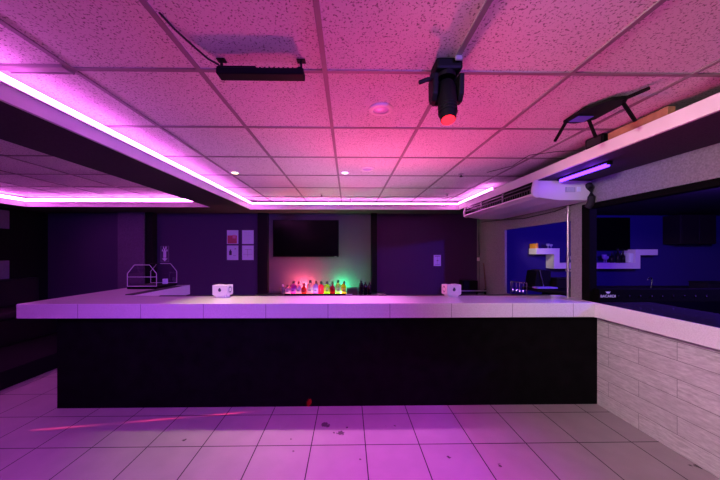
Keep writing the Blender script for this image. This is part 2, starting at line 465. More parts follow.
# ------------------------------------------------------------------ ceiling fixtures
def downlight(loc, lens, label, r=.045, grp=None):
    t = thing('recessed_downlight', loc, label, 'downlight', grp)
    MB().lathe([(r*.78, 0), (r*1.25, 0), (r*1.3, -.004), (r*1.2, -.009), (r*.82, -.010), (r*.78, -.004)], 28).build('trim_ring', M['white'], t, smooth=True)
    MB().lathe([(r*.8, -.001), (r*.8, -.005), (r*.5, -.011), (.002, -.013)], 24).build('lens', lens, t, smooth=True)
    return t
downlight((-1.304, 3.25, ZC), M['warm'], 'lit warm white recessed downlight above the left part of the bar')
downlight((-.035, 3.23, ZC), M['cool'], 'lit pinkish white recessed downlight above the middle of the bar')
downlight((.212, 1.80, ZC), M['lens_off'], 'unlit round ceiling light with lavender lens left of the moving head light', .062)
downlight((.211, 3.10, ZC), M['lens_off'], 'unlit round lavender ceiling light beyond the moving head, near the middle downlight', .065)
def sprinkler(loc, label):
    t = thing('sprinkler_head', loc, label, 'sprinkler')
    MB().lathe([(.032, 0), (.034, -.004), (.022, -.010), (.014, -.012)], 20).build('escutcheon', M['steel'], t, smooth=True)
    o = MB().cyl((0, 0, -.010), (0, 0, -.032), .006); o.lathe([(.018, -.032), (.020, -.034), (.002, -.036)], 14)
    o.build('deflector', M['bmetal'], t)
sprinkler((1.333, 3.28, ZC), 'dark sprinkler head in the tile above the air conditioner')
sprinkler((1.565, 4.40, ZC), 'dark sprinkler head near the back right corner of the ceiling')
sprinkler((-.42, 4.45, ZC), 'dark sprinkler head in front of the back light strip, above the television')
sprinkler((.037, 4.78, ZC), 'dark sprinkler head right at the back light strip near the middle')
# slot in the ceiling by the left strip
t = thing('ceiling_vent', (-1.57, 1.425, ZC), 'long narrow purple-lit vent in the ceiling beside the left light strip', 'vent')
o = MB(); o.box(-.15, .17, -.034, -.028, -.014, 0); o.box(-.15, .17, .028, .034, -.008, 0); o.box(.164, .17, -.03, .03, -.014, 0)
o.build('frame', M['grid'], t); MB().box(-.15, .165, -.03, .03, -.003, -.0005).build('grille', plain('vent grille', (.30, .24, .30), .7), t)

# moving head light
t = thing('moving_head_light', (.478, 1.36, ZC), 'black moving head stage light with glowing red lens hanging from the ceiling', 'stage light')
o = MB().box(-.062, .066, -.05, .05, -.055, 0, .012, 2); o.build('base', M['bplastic'], t)
MB().cyl((0, 0, -.05), (0, 0, -.075), .045).build('pan_bearing', M['bmetal'], t)
for sx in (-1, 1):
    MB().prism([(-.045, -.07), (.045, -.07), (.040, -.165), (.018, -.195), (-.018, -.195), (-.040, -.165)], 'x', sx*.062-.013, sx*.062+.013, .006).build('yoke_arm', M['bplastic'], t)
MB().prism([(-.07, -.05), (.07, -.05), (.07, -.17), (.055, -.19), (-.055, -.19), (-.07, -.17)], 'y', .022, .042, .005).build('yoke_bridge', M['bplastic'], t)
hd = bpy.data.objects.new('head', None)
hm = MB().lathe([(.020, .085), (.036, .078), (.044, .05), (.044, -.03), (.041, -.075), (.036, -.125), (.034, -.135), (.028, -.135)], 28)
mt = Matrix.Translation((0, -.012, -.170)) @ Matrix.Rotation(math.radians(-17), 4, 'X') @ Matrix.Rotation(math.radians(3), 4, 'Y')
hm.rot(mt); head = hm.build('head', M['bplastic'], t, smooth=True)
MB().lathe([(.031, -.133), (.030, -.139), (.018, -.144), (.002, -.146)], 24).rot(mt).build('lens', M['redlens'], head, smooth=True)
o = MB()
for k in range(3): o.torus(.0415, .003, -.06-.018*k)
o.rot(mt).build('cooling_ring', M['bmetal'], head)
o = MB(); o.tube([(-.06, -.02, -.085), (-.10, -.03, -.098), (-.138, -.03, -.112)], .010); o.box(-.085, -.055, -.04, -.015, -.10, -.07, .004)
o.build('clamp_handle', M['bmetal'], t)
MB().box(.02, .055, -.072, -.06, -.03, -.005, .004).build('power_plug', M['steel'], t)

# LED wash bar with its cable
t = thing('led_wash_bar', (-.415, 1.35, ZC), 'black unlit led wash bar on two brackets at the ceiling, with cable', 'light bar')
MB().box(-.205, .205, -.03, .03, -.083, -.052, .004).build('housing', M['bmetal'], t)
MB().box(-.200, -.02, -.024, .024, -.054, -.040, .004).build('driver_box', M['bplastic'], t)
o = MB()
for k in range(9): o.box(-.005+k*.022, .003+k*.022, -.022, .022, -.056, -.046)
o.build('cooling_fin', M['bmetal'], t)
for sx in (-1, 1):
    o = MB(); o.box(sx*.19-.004, sx*.19+.004, -.008, .008, -.055, -.002); o.box(sx*.19-.02, sx*.19+.02, -.015, .015, -.005, 0)
    o.box(sx*.19-.010, sx*.19+.010, -.032, .032, -.062, -.050)
    o.build('bracket', M['bmetal'], t)
MB().tube([(-.19, 0, -.05), (-.20, -.01, -.03), (-.23, -.05, -.030), (-.26, -.12, -.022), (-.29, -.2, -.014), (-.305, -.25, -.004), (-.31, -.265, 0)], .0045).build('cable', M['brubber'], t, smooth=True)

# spider mount on the ceiling and things on the right lip
t = thing('projector_mount', (1.60, 1.72, ZC), 'black projector mount plate with claw arms on the ceiling at right', 'projector mount')
MB().prism([(-.11, .20), (-.12, .02), (-.05, -.10), (.03, -.12), (.07, -.06), (.07, .15), (-.02, .21)], 'z', -.028, -.008, .006).build('mount_plate', M['bplastic'], t)
MB().cyl((-.02, .02, -.02), (-.02, .02, 0), .05).build('ceiling_flange', M['bmetal'], t)
for a, b in (((-.11, .17, -.03), (-.09, .30, -.11)), ((.03, .15, -.03), (.12, .20, -.12)), ((.06, -.06, -.03), (.19, .0, -.10)), ((.02, -.09, -.02), (.05, -.21, -.022))):
    MB().tube([a, b], .011).build('claw_arm', M['bmetal'], t)
MB().box(-.10, .0, .08, .16, -.037, -.034).build('blue_label', plain('blue sticker', (.10, .08, .60), .4), t)
t = thing('speaker_box', (2.00, 2.20, ZL-.0015), 'small black box sitting on the right bulkhead lip beside the wooden board', 'speaker', None, (0, 0, .1))
MB().box(-.05, .05, -.075, .075, 0, .076, .006).build('cabinet', M['bplastic'], t)
MB().box(-.053, -.049, -.06, .06, .008, .066).build('grille', M['brubber'], t)
o = tag(MB().box(-.025, .025, -.20, .20, 0, .064, .002).build('wooden_board', M['wood'], None, (2.00, 1.90, ZL-.0015)), 'raw brown wooden board lying on top of the right bulkhead lip', 'board')
# loose wire across the tiles
tag(MB().tube([(1.60, 3.2, ZC-.004), (1.72, 2.9, ZC-.02), (1.70, 2.6, ZC-.012), (1.86, 2.45, ZC-.03), (1.93, 2.35, ZC-.06), (1.975, 2.3, ZL-.001)], .003).build('loose_cable', M['brubber'], None, smooth=True),
    'thin dark cable hanging between the ceiling tiles and the right lip', 'cable')

# ------------------------------------------------------------------ air conditioner
t = thing('air_conditioner', (2.245, 3.74, 2.17), 'large white under-ceiling air conditioner with black grille below the right soffit', 'air conditioner')
prof = [(-.315, .085), (-.30, .205), (.300, .205), (.300, .0), (-.05, .0), (-.26, .028), (-.312, .055)]
t.scale = (1, .9, 1)
MB().prism([(a, b) for a, b in prof], 'y', -.95, .95, .006).build('casing', M['ivory'], t)
for sy in (-1, 1):
    MB().prism([(-.335, .045), (-.345, .09), (-.320, .207), (-.27, .207), (-.27, .02), (-.30, .024)], 'y', sy*.955-.012, sy*.955+.012, .008).build('end_cap', M['ivory'], t)
a, b = (-.317, .070), (-.302, .196)
gr = MB()
gr.prism([(a[0]-.004, a[1]), (b[0]-.004, b[1]), (b[0]+.004, b[1]), (a[0]+.004, a[1])], 'y', -.925, .925); gl = gr.build('grille', M['screen'], t)
MB().prism([(-.345, .050), (-.335, .044), (-.30, .058), (-.312, .072), (-.335, .066)], 'y', -.942, .942).build('lower_lip', M['ivory'], t)
for u in (.42, .74):
    p = (a[0]+(b[0]-a[0])*u-.010, a[1]+(b[1]-a[1])*u)
    MB().prism([(p[0]-.006, p[1]-.012), (p[0]+.006, p[1]+.003), (p[0]+.006, p[1]+.006), (p[0]-.006, p[1]-.007)], 'y', -.92, .92).build('louvre', plain('dark grey louvre', (.02, .018, .02), .4), gl)
fm = plain('grey fin', (.05, .045, .05), .4)
f0 = MB().box(a[0]-.010, a[0]-.003, -.002, .002, a[1]+.01, a[1]+.050).build('vertical_fin', fm, gl, (0, -.90, 0))
for k in range(1, 37):
    c = f0.copy(); col.objects.link(c); c.location.y = -.90+k*.05
for yy in (-.31, .31): MB().box(-.325, -.300, yy-.010, yy+.010, .075, .196, .002).build('divider', plain('grey divider', (.16, .15, .16), .4), gl)
o = MB().box(.02, .12, -.957, -.950, .085, .135); o.build('rating_plate', M['grey_ink'], t)
o = MB()
for k in range(5): o.box(.028, .112, -.959, -.956, .091+k*.009, .094+k*.009)
o.build('plate_text', M['paper'], t)
MB().box(.14, .18, -.958, -.950, .09, .14, .002).build('energy_sticker', M['paper'], t)
MB().box(-.24, -.19, -.90, -.80, .033, .040).rot(Matrix.Identity(4)).build('maker_badge', M['dark_ink'], t)
MB().tube([(.262, -.95, .16), (.262, -.985, .12), (.262, -.995, .03), (.262, -.985, -.03), (.262, -.95, -.07)], .034, 12).build('pipe_sleeve', M['brubber'], t, smooth=True)
# conduits on the right wall
t = thing('conduit_pipe', (2.532, 3.185, HT+.001), 'vertical grey metal conduit pipe on the right wall by the blue opening', 'pipe')
MB().cyl((0, 0, 0), (0, 0, 1.05), .013).build('pipe', M['steel'], t, smooth=True)
for z in (.3, .97): MB().box(-.016, .018, -.024, .024, z-.01, z+.01, .003).build('pipe_clip', M['steel'], t)
t = thing('wall_cable', (2.535, 5.38, 1.2), 'thin dark cable with pale plug hanging in the back right corner', 'cable')
MB().tube([(0, 0, 1.17), (-.005, 0, .7), (.002, 0, .38), (-.004, 0, .32)], .008).build('cord', M['brubber'], t)
MB().box(-.035, .012, -.02, .02, .255, .325, .008).build('plug', M['white'], t)
MB().tube([(0, 0, .26), (.004, 0, .1), (0, 0, -.3)], .005).build('tail', M['brubber'], t)
tag(MB().tube([(2.545, 5.3, 2.20), (2.543, 4.6, 2.16), (2.543, 4.0, 2.115), (2.543, 3.4, 2.13), (2.543, 3.06, 2.18)], .006).build('wall_cable', M['brubber'], None, smooth=True),
    'dark cable sagging along the grey wall under the air conditioner', 'cable')

# ------------------------------------------------------------------ back wall items
t = thing('television', (-.812, 5.498, 1.53), 'large black flat screen television on the back wall above the bottles', 'television')
MB().box(-.635, .635, -.085, -.045, .004, .717, .006, 2).build('casing', M['bplastic'], t)
MB().box(-.622, .622, -.087, -.084, .022, .706).build('screen', M['screen'], t)
MB().box(-.2, .2, -.046, .001, .2, .5).build('wall_bracket', M['bmetal'], t)
MB().box(.55, .59, -.0885, -.0845, .010, .017).build('maker_badge', M['grey_ink'], t)

def poster(x0, x1, z0, z1, label, kind):
    t = thing('poster', ((x0+x1)/2, 5.5, z0), label, 'poster', 'white posters on the dark back wall')
    w, h = (x1-x0)/2, z1-z0
    MB().box(-w, w, -.006, 0, 0, h).build('sheet', M['paper'], t)
    if kind == 'photo':
        MB().box(-w*.88, w*.75, -.0075, -.006, h*.04, h*.62).build('photo', M['red_ink'], t)
        MB().box(0, w*.55, -.009, -.0075, h*.40, h*.66).build('photo_highlight', M['pink_ink'], t)
    elif kind == 'figure':
        o = MB(); o.box(-w*.6, -w*.15, -.0075, -.006, h*.34, h*.62); o.box(-w*.48, -w*.28, -.0075, -.006, h*.62, h*.72); o.build('figure_print', M['dark_ink'], t)
        MB().box(w*.35, w*.6, -.0075, -.006, h*.74, h*.80).build('text_line', M['grey_ink'], t); MB().box(w*.1, w*.6, -.0075, -.006, h*.3, h*.32).build('text_line', M['grey_ink'], t)
    elif kind == 'notice':
        o = MB()
        o.box(-w*.5, w*.65, -.0075, -.006, h*.72, h*.72+.006); o.box(-w*.05, w*.0, -.0075, -.006, h*.24, h*.72)
        o.box(-w*.8, w*.8, -.0075, -.006, h*.38, h*.395)
        o.build('text_lines', M['grey_ink'], t)
    elif kind == 'list':
        o = MB()
        for k in range(7): o.box(-w*.6, w*(.2+.5*random.random()), -.0075, -.006, h*(.82-.1*k), h*(.82-.1*k)+.004)
        o.build('text_lines', plain('pale print', (.62, .60, .68), .8), t)
    elif kind == 'small':
        o = MB(); o.box(-w*.75, w*.75, -.0075, -.006, h*.86, h*.92); o.box(-w*.7, w*.7, -.0075, -.006, h*.12, h*.16); o.box(-.002, .002, -.0075, -.006, h*.12, h*.9); o.box(-w*.2, w*.3, -.0075, -.006, h*.45, h*.55)
        o.build('text_lines', M['grey_ink'], t)
poster(-2.36, -2.14, 1.786, 2.055, 'upper left poster of four, with a red and pink photo', 'photo')
poster(-2.36, -2.14, 1.474, 1.757, 'lower left poster of four, with a small dark figure', 'figure')
poster(-2.066, -1.843, 1.786, 2.055, 'upper right poster of four, pale with faint text lines', 'list')
poster(-2.066, -1.843, 1.474, 1.757, 'lower right poster of four, white with a grey rule and text', 'notice')
poster(1.69, 1.832, 1.354, 1.571, 'single small white notice on the blue-lit wall right of the television', 'small')
# fire extinguisher sign: extinguisher pictogram over an arrow
t = thing('extinguisher_sign', (-3.56, 5.5, 1.436), 'dark fire extinguisher sign with lilac pictogram and arrow behind the display case', 'sign')
lil = plain('lilac print', (.85, .78, 1), .6)
MB().box(-.078, .078, -.006, 0, 0, .31).build('plate', plain('dark sign plate', (.10, .06, .14), .6), t)
o = MB()
for bx in ((-.078, .078, .306, .31), (-.078, .078, 0, .004), (-.078, -.074, 0, .31), (.074, .078, 0, .31)): o.box(bx[0], bx[1], -.0075, -.006, bx[2], bx[3])
o.build('border', plain('faded lilac border', (.32, .24, .40), .6), t)
o = MB(); o.prism([(-.028, .085), (.028, .085), (.028, .205), (.014, .235), (-.014, .235), (-.028, .205)], 'y', -.009, -.006)
o.box(-.014, .014, -.009, -.006, .235, .262); o.box(-.03, -.014, -.009, -.006, .25, .30); o.box(.014, .034, -.009, -.006, .255, .30)
o.box(-.052, -.032, -.009, -.006, .205, .245); o.box(.032, .052, -.009, -.006, .205, .245); o.build('pictogram', lil, t)
MB().prism([(-.052, .07), (0, .012), (.052, .07), (.02, .07), (.02, .08), (-.02, .08), (-.02, .07)], 'y', -.009, -.006).build('arrow', lil, t)
# purple panels on the left wall
for z0, lab in ((2.025, 'upper small purple panel on the black left wall'), (1.175, 'lower small purple panel on the black left wall')):
    t = thing('wall_panel', (-5.80, 4.70, z0), lab, 'wall panel', 'purple panels on the left wall')
    MB().box(0, .02, -.2, .17, 0, .31, .003).build('panel', M['wall_purple'], t)
# raised step and banquette at far left
tag(MB().box(-5.797, -4.08, .5, 5.497, 0, .22, .006).build('raised_platform', plain('black step carpet', (.012, .010, .014), .9, spec=.1), None), 'low black raised platform along the left wall', 'platform')
t = thing('banquette', (-5.35, 3.0, .2205), 'dark upholstered banquette on the raised platform at far left', 'banquette')
MB().box(-.42, .25, -2.2, 2.2, 0, .40, .02).build('seat_base', plain('black vinyl', (.012, .010, .014), .5), t)
MB().box(-.42, .28, -2.2, 2.2, .40, .50, .03, 3).build('seat_cushion', plain('black vinyl cushion', (.018, .014, .02), .5), t)
MB().box(-.44, -.28, -2.2, 2.2, .50, .95, .03, 3).build('backrest', plain('black vinyl back', (.016, .013, .018), .5), t)

# ------------------------------------------------------------------ back bar and bottles
ZBK = .84
t = thing('back_counter', (-.55, 5.2, 0), 'dark back counter under the television, behind the bar', 'counter')
MB().box(-1.15, 1.25, -.25, .298, 0, ZBK-.03).build('cabinet', M['base'], t)
MB().box(-1.17, 1.27, -.27, .299, ZBK-.03, ZBK, .004).build('worktop', plain('dark laminate', (.05, .045, .055), .35), t)
t = thing('bottle_display_shelf', (-.54, 5.2, ZBK), 'low lit display shelf under the row of colourful bottles', 'display shelf')
MB().box(-.62, .52, -.07, .07, 0, .008).build('shelf_tray', M['bmetal'], t)
MB().box(-.62, .52, -.076, -.070, 0, .032, .002).build('front_lip', M['bmetal'], t)
MB().box(-.61, .06, -.065, .065, .008, .014).build('light_panel', emit_mat('pink shelf light', (1, .35, .50), 7), t)
MB().box(.06, .51, -.065, .065, .008, .014).build('light_panel', emit_mat('pale shelf light', (.8, 1, .6), 7), t)
cap_d = plain('dark bottle cap', (.02, .015, .02), .4)
def bottle(x, ztop, w, body, capc, label, lab=None, short=False, y=5.2):
    w *= 1.08
    z0 = ZBK+.0145; h = ztop-z0; r = w/2
    t = thing('liquor_bottle', (x, y, z0), label, 'bottle', 'colourful bottles on the lit back shelf')
    sh = h*(.56 if short else .66)
    MB().lathe([(r*.85, 0), (r, .008), (r, sh*.92), (r*.90, sh), (r*.38, sh+h*.09), (r*.30, sh+h*.12), (r*.30, h*.83)], 20).build('glass_body', liquid_mat('liquid', body), t, smooth=True)
    MB().lathe([(r*.42, h*.80), (r*.46, h*.82), (r*.46, h*.985), (r*.38, h)], 14).build('cap', capc, t, smooth=True)
    if lab:
        MB().lathe([(r*1.005, sh*.22), (r*1.02, sh*.23), (r*1.02, sh*.70), (r*1.005, sh*.71)], 20).build('label_band', plain('label', lab, .6), t, smooth=True)
        MB().box(-r*.4, r*.4, -r*1.06, -r*.9, sh*.40, sh*.50).build('label_print', plain('label print', tuple(q*.35 for q in lab), .6), t)
brown = plain('brown red cap', (.14, .03, .04), .5)
bottle(-1.203, 1.03, .07, (.35, .28, .34), M['glass_edge'], 'dim clear bottle at the far left end of the bottle row')
bottle(-1.115, 1.019, .088, (.85, .62, .70), cap_d, 'short pale pink bottle, second from the left end', (.85, .70, .72), True)
bottle(-1.013, 1.093, .090, (.80, .14, .62), cap_d, 'magenta bottle with dark cap and cream neck', (.78, .25, .75))
bottle(-.913, 1.084, .088, (.95, .62, .66), brown, 'whitish pink bottle left of the amber red one', (.95, .75, .75))
bottle(-.815, 1.056, .085, (.75, .10, .03), brown, 'short amber red bottle among the pink ones', (.55, .05, .03), True)
bottle(-.704, 1.111, .105, (1, .62, .58), cap_d, 'tall wide peach pink bottle with black stopper', (1, .72, .66))
bottle(-.597, 1.092, .092, (.62, .30, .85), brown, 'lilac bottle beside the peach pink one', (.66, .42, .86))
bottle(-.500, 1.083, .092, (.95, .04, .14), cap_d, 'crimson red bottle between lilac and lime', None)
bottle(-.389, 1.083, .096, (.62, .95, .02), cap_d, 'lime green bottle with black cap', (.62, .9, .05))
bottle(-.287, 1.083, .085, (.55, .01, .03), cap_d, 'dark red bottle with clear neck between two lime bottles', None, True)
bottle(-.184, 1.110, .090, (.72, 1, .22), cap_d, 'tall yellow green bottle left of the orange one', (.75, .95, .35))
bottle(-.080, 1.092, .088, (1, .52, .02), brown, 'orange bottle at the right end of the bright row', (.98, .6, .08))
# storage box, white cloth and dark bottles right of the row
t = thing('bar_caddy', (.075, 5.24, ZBK), 'low dark olive box right of the orange bottle', 'box')
MB().box(-.095, .095, -.06, .06, 0, .118, .004).build('body', plain('dark olive plastic', (.05, .05, .03), .5), t)
MB().box(-.098, .098, -.063, .063, .110, .122, .003).build('rim', plain('olive rim', (.08, .08, .05), .5), t)
tag(MB().box(-.06, .06, -.03, .03, 0, .022, .008, 2).build('folded_cloth', M['paper'], None, (.02, 5.09, ZBK)), 'small folded white cloth in front of the dark olive box', 'cloth')
gl = plain('black glass', (.008, .006, .01), .1)
for x, zt, lab in ((.242, 1.128, 'tallest of the three black bottles beside the pilaster'), (.322, 1.093, 'middle black bottle of the dark trio'), (.400, 1.080, 'right black bottle of the dark trio with silver pourer')):
    h = zt-ZBK
    t = thing('black_bottle', (x, 5.2, ZBK), lab, 'bottle', 'dark bottles beside the pilaster')
    MB().lathe([(.034, 0), (.038, .006), (.038, h*.62), (.030, h*.72), (.014, h*.80), (.013, h*.88)], 18).build('glass_body', gl, t, smooth=True)
    o = MB().lathe([(.016, h*.87), (.016, h*.93), (.007, h*.95)], 12); o.tube([(0, 0, h*.93), (.004, -.004, h*.97), (.016, -.01, h)], .005)
    o.build('pourer', M['chrome'], t, smooth=True)
tag(MB().tube([(.52, 5.15, ZBK+.012), (.62, 5.1, ZBK+.016), (.69, 5.08, ZBK+.012)], .012).build('bar_spoon', M['chrome'], None, smooth=True), 'chrome bar tool lying on the back counter right of the dark bottles', 'bar tool')
# LED pucks that colour the wall behind the bottles
for x, c, s, lab in ((-.86, (1, .10, .18), 2400, 'small red light puck behind the pink bottles'), (-.11, (.02, 1, .32), 1300, 'small green light puck behind the orange bottle')):
    t = thing('light_puck', (x, 5.36, ZBK), lab, 'lamp', 'light pucks behind the bottles')
    MB().lathe([(.034, 0), (.036, .004), (.034, .016), (.030, .018)], 20).build('housing', M['bplastic'], t, smooth=True)
    MB().lathe([(.028, .018), (.026, .024), (.002, .027)], 20).build('lens', emit_mat('puck lens', c, s), t, smooth=True)

# ------------------------------------------------------------------ back right corner
t = thing('storage_rack', (2.24, 5.15, 0), 'low dark rack with metal rails in the back right corner', 'rack')
for sx in (-1, 1):
    for sy in (-1, 1): MB().box(sx*.22-.012, sx*.22+.012, sy*.16-.012, sy*.16+.012, 0, .96).build('post', M['bmetal'], t)
for z in (.45, .90): MB().box(-.23, .23, -.17, .17, z, z+.02).build('shelf', M['bmetal'], t)
MB().cyl((-.24, -.175, .935), (.235, -.175, .935), .010).build('front_rail', M['steel'], t)
tag(MB().box(-.15, .12, -.1, .1, 0, .19, .006).build('black_case', M['bplastic'], None, (2.24, 5.15, .9205)), 'black case on the low rack in the back right corner', 'case')
t = thing('wooden_stick', (2.505, 4.90, 0), 'thin wooden broom stick leaning in the back right corner', 'stick')
MB().cyl((0, 0, .02), (.03, .30, 1.42), .010).build('handle', plain('dark stained stick', (.16, .09, .07), .6), t)
MB().box(-.03, .03, -.05, .05, 0, .06, .006).build('brush', M['brubber'], t)

# ------------------------------------------------------------------ console on the counter at the right opening
crub = plain('matte black console', (.002, .002, .002), .9, spec=.05)
t = thing('bar_console', (3.35, 2.865, HT), 'long black console with silver knobs on the counter in the right opening', 'console')
MB().box(-.78, .80, -.035, .032, 0, .135, .005).build('housing', crub, t)
for k in range(9):
    xx = -.58+k*.115
    MB().lathe([(.008, 0), (.008, .006), (.003, .009)], 12, Matrix.Translation((xx, -.035, .066)) @ Matrix.Rotation(PI/2, 4, 'X')).build('knob', M['chrome'], t, smooth=True)
fc = bpy.data.curves.new('logo_text', 'FONT'); fc.body = 'BACARDI'; fc.size = .038; fc.extrude = .0008; fc.align_x = 'CENTER'
tmp = bpy.data.objects.new('logo_text', fc); col.objects.link(tmp)
bpy.context.view_layer.update()
me = bpy.data.meshes.new_from_object(tmp.evaluated_get(bpy.context.evaluated_depsgraph_get()))
col.objects.unlink(tmp); bpy.data.objects.remove(tmp)
me.materials.clear(); wp = plain('white print', (.75, .75, .78), .5); me.materials.append(wp)
lo = bpy.data.objects.new('logo_text', me); col.objects.link(lo); lo.parent = t
lo.location = (-.685, -.0362, .050); lo.rotation_euler = (PI/2, 0, 0)
MB().prism([(-.026, .112), (-.012, .104), (-.005, .112), (0, .106), (.005, .112), (.012, .104), (.026, .112), (.016, .094), (0, .088), (-.016, .094)], 'y', -.0365, -.035).build('logo_emblem', wp, t, (-.685, 0, 0))

# ------------------------------------------------------------------ side room
sh = MB()
sh.box(3.594, 4.035, 5.28, 5.5, 1.587, 1.70); sh.box(3.934, 4.035, 5.28, 5.5, 1.42, 1.587)
sh.box(3.934, 5.60, 5.28, 5.5, 1.31, 1.42); sh.box(5.505, 5.60, 5.28, 5.5, 1.42, 1.68); sh.box(5.60, 5.94, 5.28, 5.5, 1.57, 1.68)
t = thing('stepped_wall_shelf', (4.7, 5.5, 1.31), 'stepped lavender white floating shelf on the blue wall of the side room', 'shelf')
sh.rot(Matrix.Translation((-4.7, -5.5, -1.31))).build('shelf_box', M['lavender'], t)
o = MB(); o.box(3.588, 3.594, 5.281, 5.5, 1.588, 1.699); o.box(3.928, 3.934, 5.281, 5.5, 1.312, 1.586)
o.rot(Matrix.Translation((-4.7, -5.5, -1.31))).build('lit_side', M['shelf_end'], t)  # whiter sides stand for room light falling on the shelf's left faces
tag(MB().box(-.025, .025, -.09, .09, 0, .095, .003).build('orange_box', M['orange'], None, (3.62, 5.40, 1.70)), 'orange carton on the left end of the stepped shelf', 'carton')
tag(MB().box(-.04, .04, -.09, .09, 0, .19, .02, 2).build('white_jug', M['shelf_end'], None, (5.455, 5.39, 1.42)), 'white rounded jug at the right step of the shelf', 'jug')
gm = plain('violet glassware', (.40, .36, .60), .1)
def glassware(x, y, z, h, r, lab):
    t = thing('drinking_glass', (x, y, z), lab, 'glass', 'glasses on the stepped shelf')
    MB().lathe([(r*.8, 0), (r*.85, .004), (r*.2, .012), (r*.16, h*.4), (r*.75, h*.55), (r, h*.8), (r*.92, h)], 16).build('goblet', gm, t, smooth=True)
glassware(4.33, 5.36, 1.42, .0001+.13, .035, 'small goblet at the left end of the lower shelf')
glassware(4.95, 5.34, 1.42, .16, .042, 'taller goblet on the lower shelf right of the wall strip')
glassware(5.03, 5.38, 1.42, .13, .038, 'short goblet just right of the taller one')
glassware(3.87, 5.36, 1.70, .09, .03, 'tiny goblet on the upper left shelf beside the orange carton')
glassware(3.93, 5.36, 1.70, .08, .028, 'tiny goblet second from the orange carton on the upper shelf')
for x, h, lab in ((5.14, .20, 'dark bottle on the lower shelf nearest the goblets'), (5.26, .27, 'tallest dark bottle on the lower shelf'), (5.36, .22, 'dark bottle nearest the white jug')):
    t = thing('dark_bottle', (x, 5.38, 1.42), lab, 'bottle', 'dark bottles on the stepped shelf')
    MB().lathe([(.034, 0), (.036, .005), (.036, h*.6), (.014, h*.75), (.013, h*.92)], 16).build('glass_body', gl, t, smooth=True)
    MB().lathe([(.016, h*.90), (.016, h)], 12).build('cap', cap_d, t)
t = thing('television', (5.0, 5.498, 1.66), 'black television on the blue wall of the side room above the shelf', 'television')
MB().box(-.56, .56, -.07, -.03, 0, .65, .006).build('casing', M['bplastic'], t)
MB().box(-.55, .55, -.072, -.069, .015, .64).build('screen', M['screen'], t)
MB().box(-.15, .15, -.032, 0, .2, .45).build('wall_bracket', M['bmetal'], t)
crub2 = plain('matte black box', (.006, .005, .006), .8, spec=.1)
t = thing('side_counter', (3.9, 4.05, 0), 'black counter in the side room behind the blue opening', 'counter')
MB().box(-.80, 1.7, -.28, .38, 0, 1.04).build('cabinet', M['bplastic'], t)
MB().prism([(-1.13, .36), (-1.12, .05), (-.90, -.18), (-.62, -.33), (1.75, -.36), (1.75, .42), (-1.10, .42)], 'z', 1.04, 1.085, .008).build('worktop', plain('black gloss laminate', (.006, .005, .007), .7, spec=.08), t)
t = thing('wall_cabinet', (6.62, 5.498, 1.78), 'dark brownish wall cabinet on the blue wall right of the side room television', 'cabinet')
wc = plain('dark brown laminate', (.02, .014, .012), .6, spec=.15)
MB().box(-.34, .34, -.30, 0, 0, .56, .004).build('body', wc, t)
for sx in (-1, 1):
    d = MB().box(sx*.168-.164, sx*.168+.164, -.318, -.301, .008, .552, .003).build('door', wc, t)
    MB().cyl((sx*.03, -.326, .05), (sx*.03, -.326, .15), .006).build('handle', M['bmetal'], d)
t = thing('black_box', (5.30, 4.0, 1.0855), 'low black box standing on the side room counter right of the tap', 'box')
MB().box(-.20, .20, -.12, .12, 0, .10, .006).build('body', crub2, t); MB().box(-.205, .205, -.125, .125, .10, .112, .003).build('lid', crub2, t)
# register with chrome spine and violet tray
t = thing('cash_register', (2.935, 4.24, 1.088), 'black cash register with chrome strip on the side room counter', 'cash register')
MB().prism([(-.10, .0), (.16, .0), (.16, .25), (.06, .27), (-.06, .25)], 'y', -.02, .22, .01).build('body', M['bplastic'], t)
MB().tube([(-.02, -.03, .26), (.0, -.032, .16), (.03, -.034, .04), (.035, -.034, .0)], .012).build('chrome_strip', M['chrome'], t, smooth=True)
MB().box(-.14, .16, -.16, -.03, 0, .02, .004).build('keyboard_tray', plain('violet tray', (.28, .22, .62), .4), t)
t = thing('black_register_case', (3.30, 4.22, 1.0855), 'long low black case right of the cash register on the side room counter', 'case')
MB().box(-.19, .19, -.10, .12, 0, .135, .006).build('body', crub2, t); MB().box(-.195, .195, -.105, .125, .135, .15, .004).build('lid', crub2, t)
t = thing('chrome_rack', (2.65, 4.36, .956), 'small chrome rack with hanging utensils at the left end of the blue opening', 'rack')
o = MB(); o.cyl((-.02, .12, .20), (.07, -.14, .20), .010)
for k in range(2): o.cyl((-.02+.09*k, .12-.26*k, .0), (-.02+.09*k, .12-.26*k, .20), .007)
o.build('frame', M['chrome'], t)
for k in range(4):
    f_ = (k+.6)/4.6; px, py = -.02+.09*f_, .12-.26*f_
    o = MB(); o.cyl((px, py, .08), (px, py, .20), .005); o.lathe([(.004, .02), (.012, .03), (.015, .06), (.006, .085)], 12, Matrix.Translation((px, py, 0)))
    o.build('utensil', M['chrome'], t, smooth=True)
t = thing('chrome_tap', (4.35, 3.95, 1.085), 'small chrome tap on the side room counter seen through the right opening', 'tap')
MB().cyl((0, 0, 0), (0, 0, .02), .022).build('base', M['chrome'], t)
MB().tube([(0, 0, .02), (0, 0, .15), (-.01, -.01, .17), (-.05, -.02, .175), (-.08, -.03, .16), (-.085, -.03, .14)], .008).build('spout', M['chrome'], t, smooth=True)
tag(MB().box(-.16, .16, -.05, .05, 0, .02, .006).build('steel_tray', M['steel'], None, (4.12, 3.95, 1.085)), 'flat steel tray beside the small tap on the side room counter', 'tray')

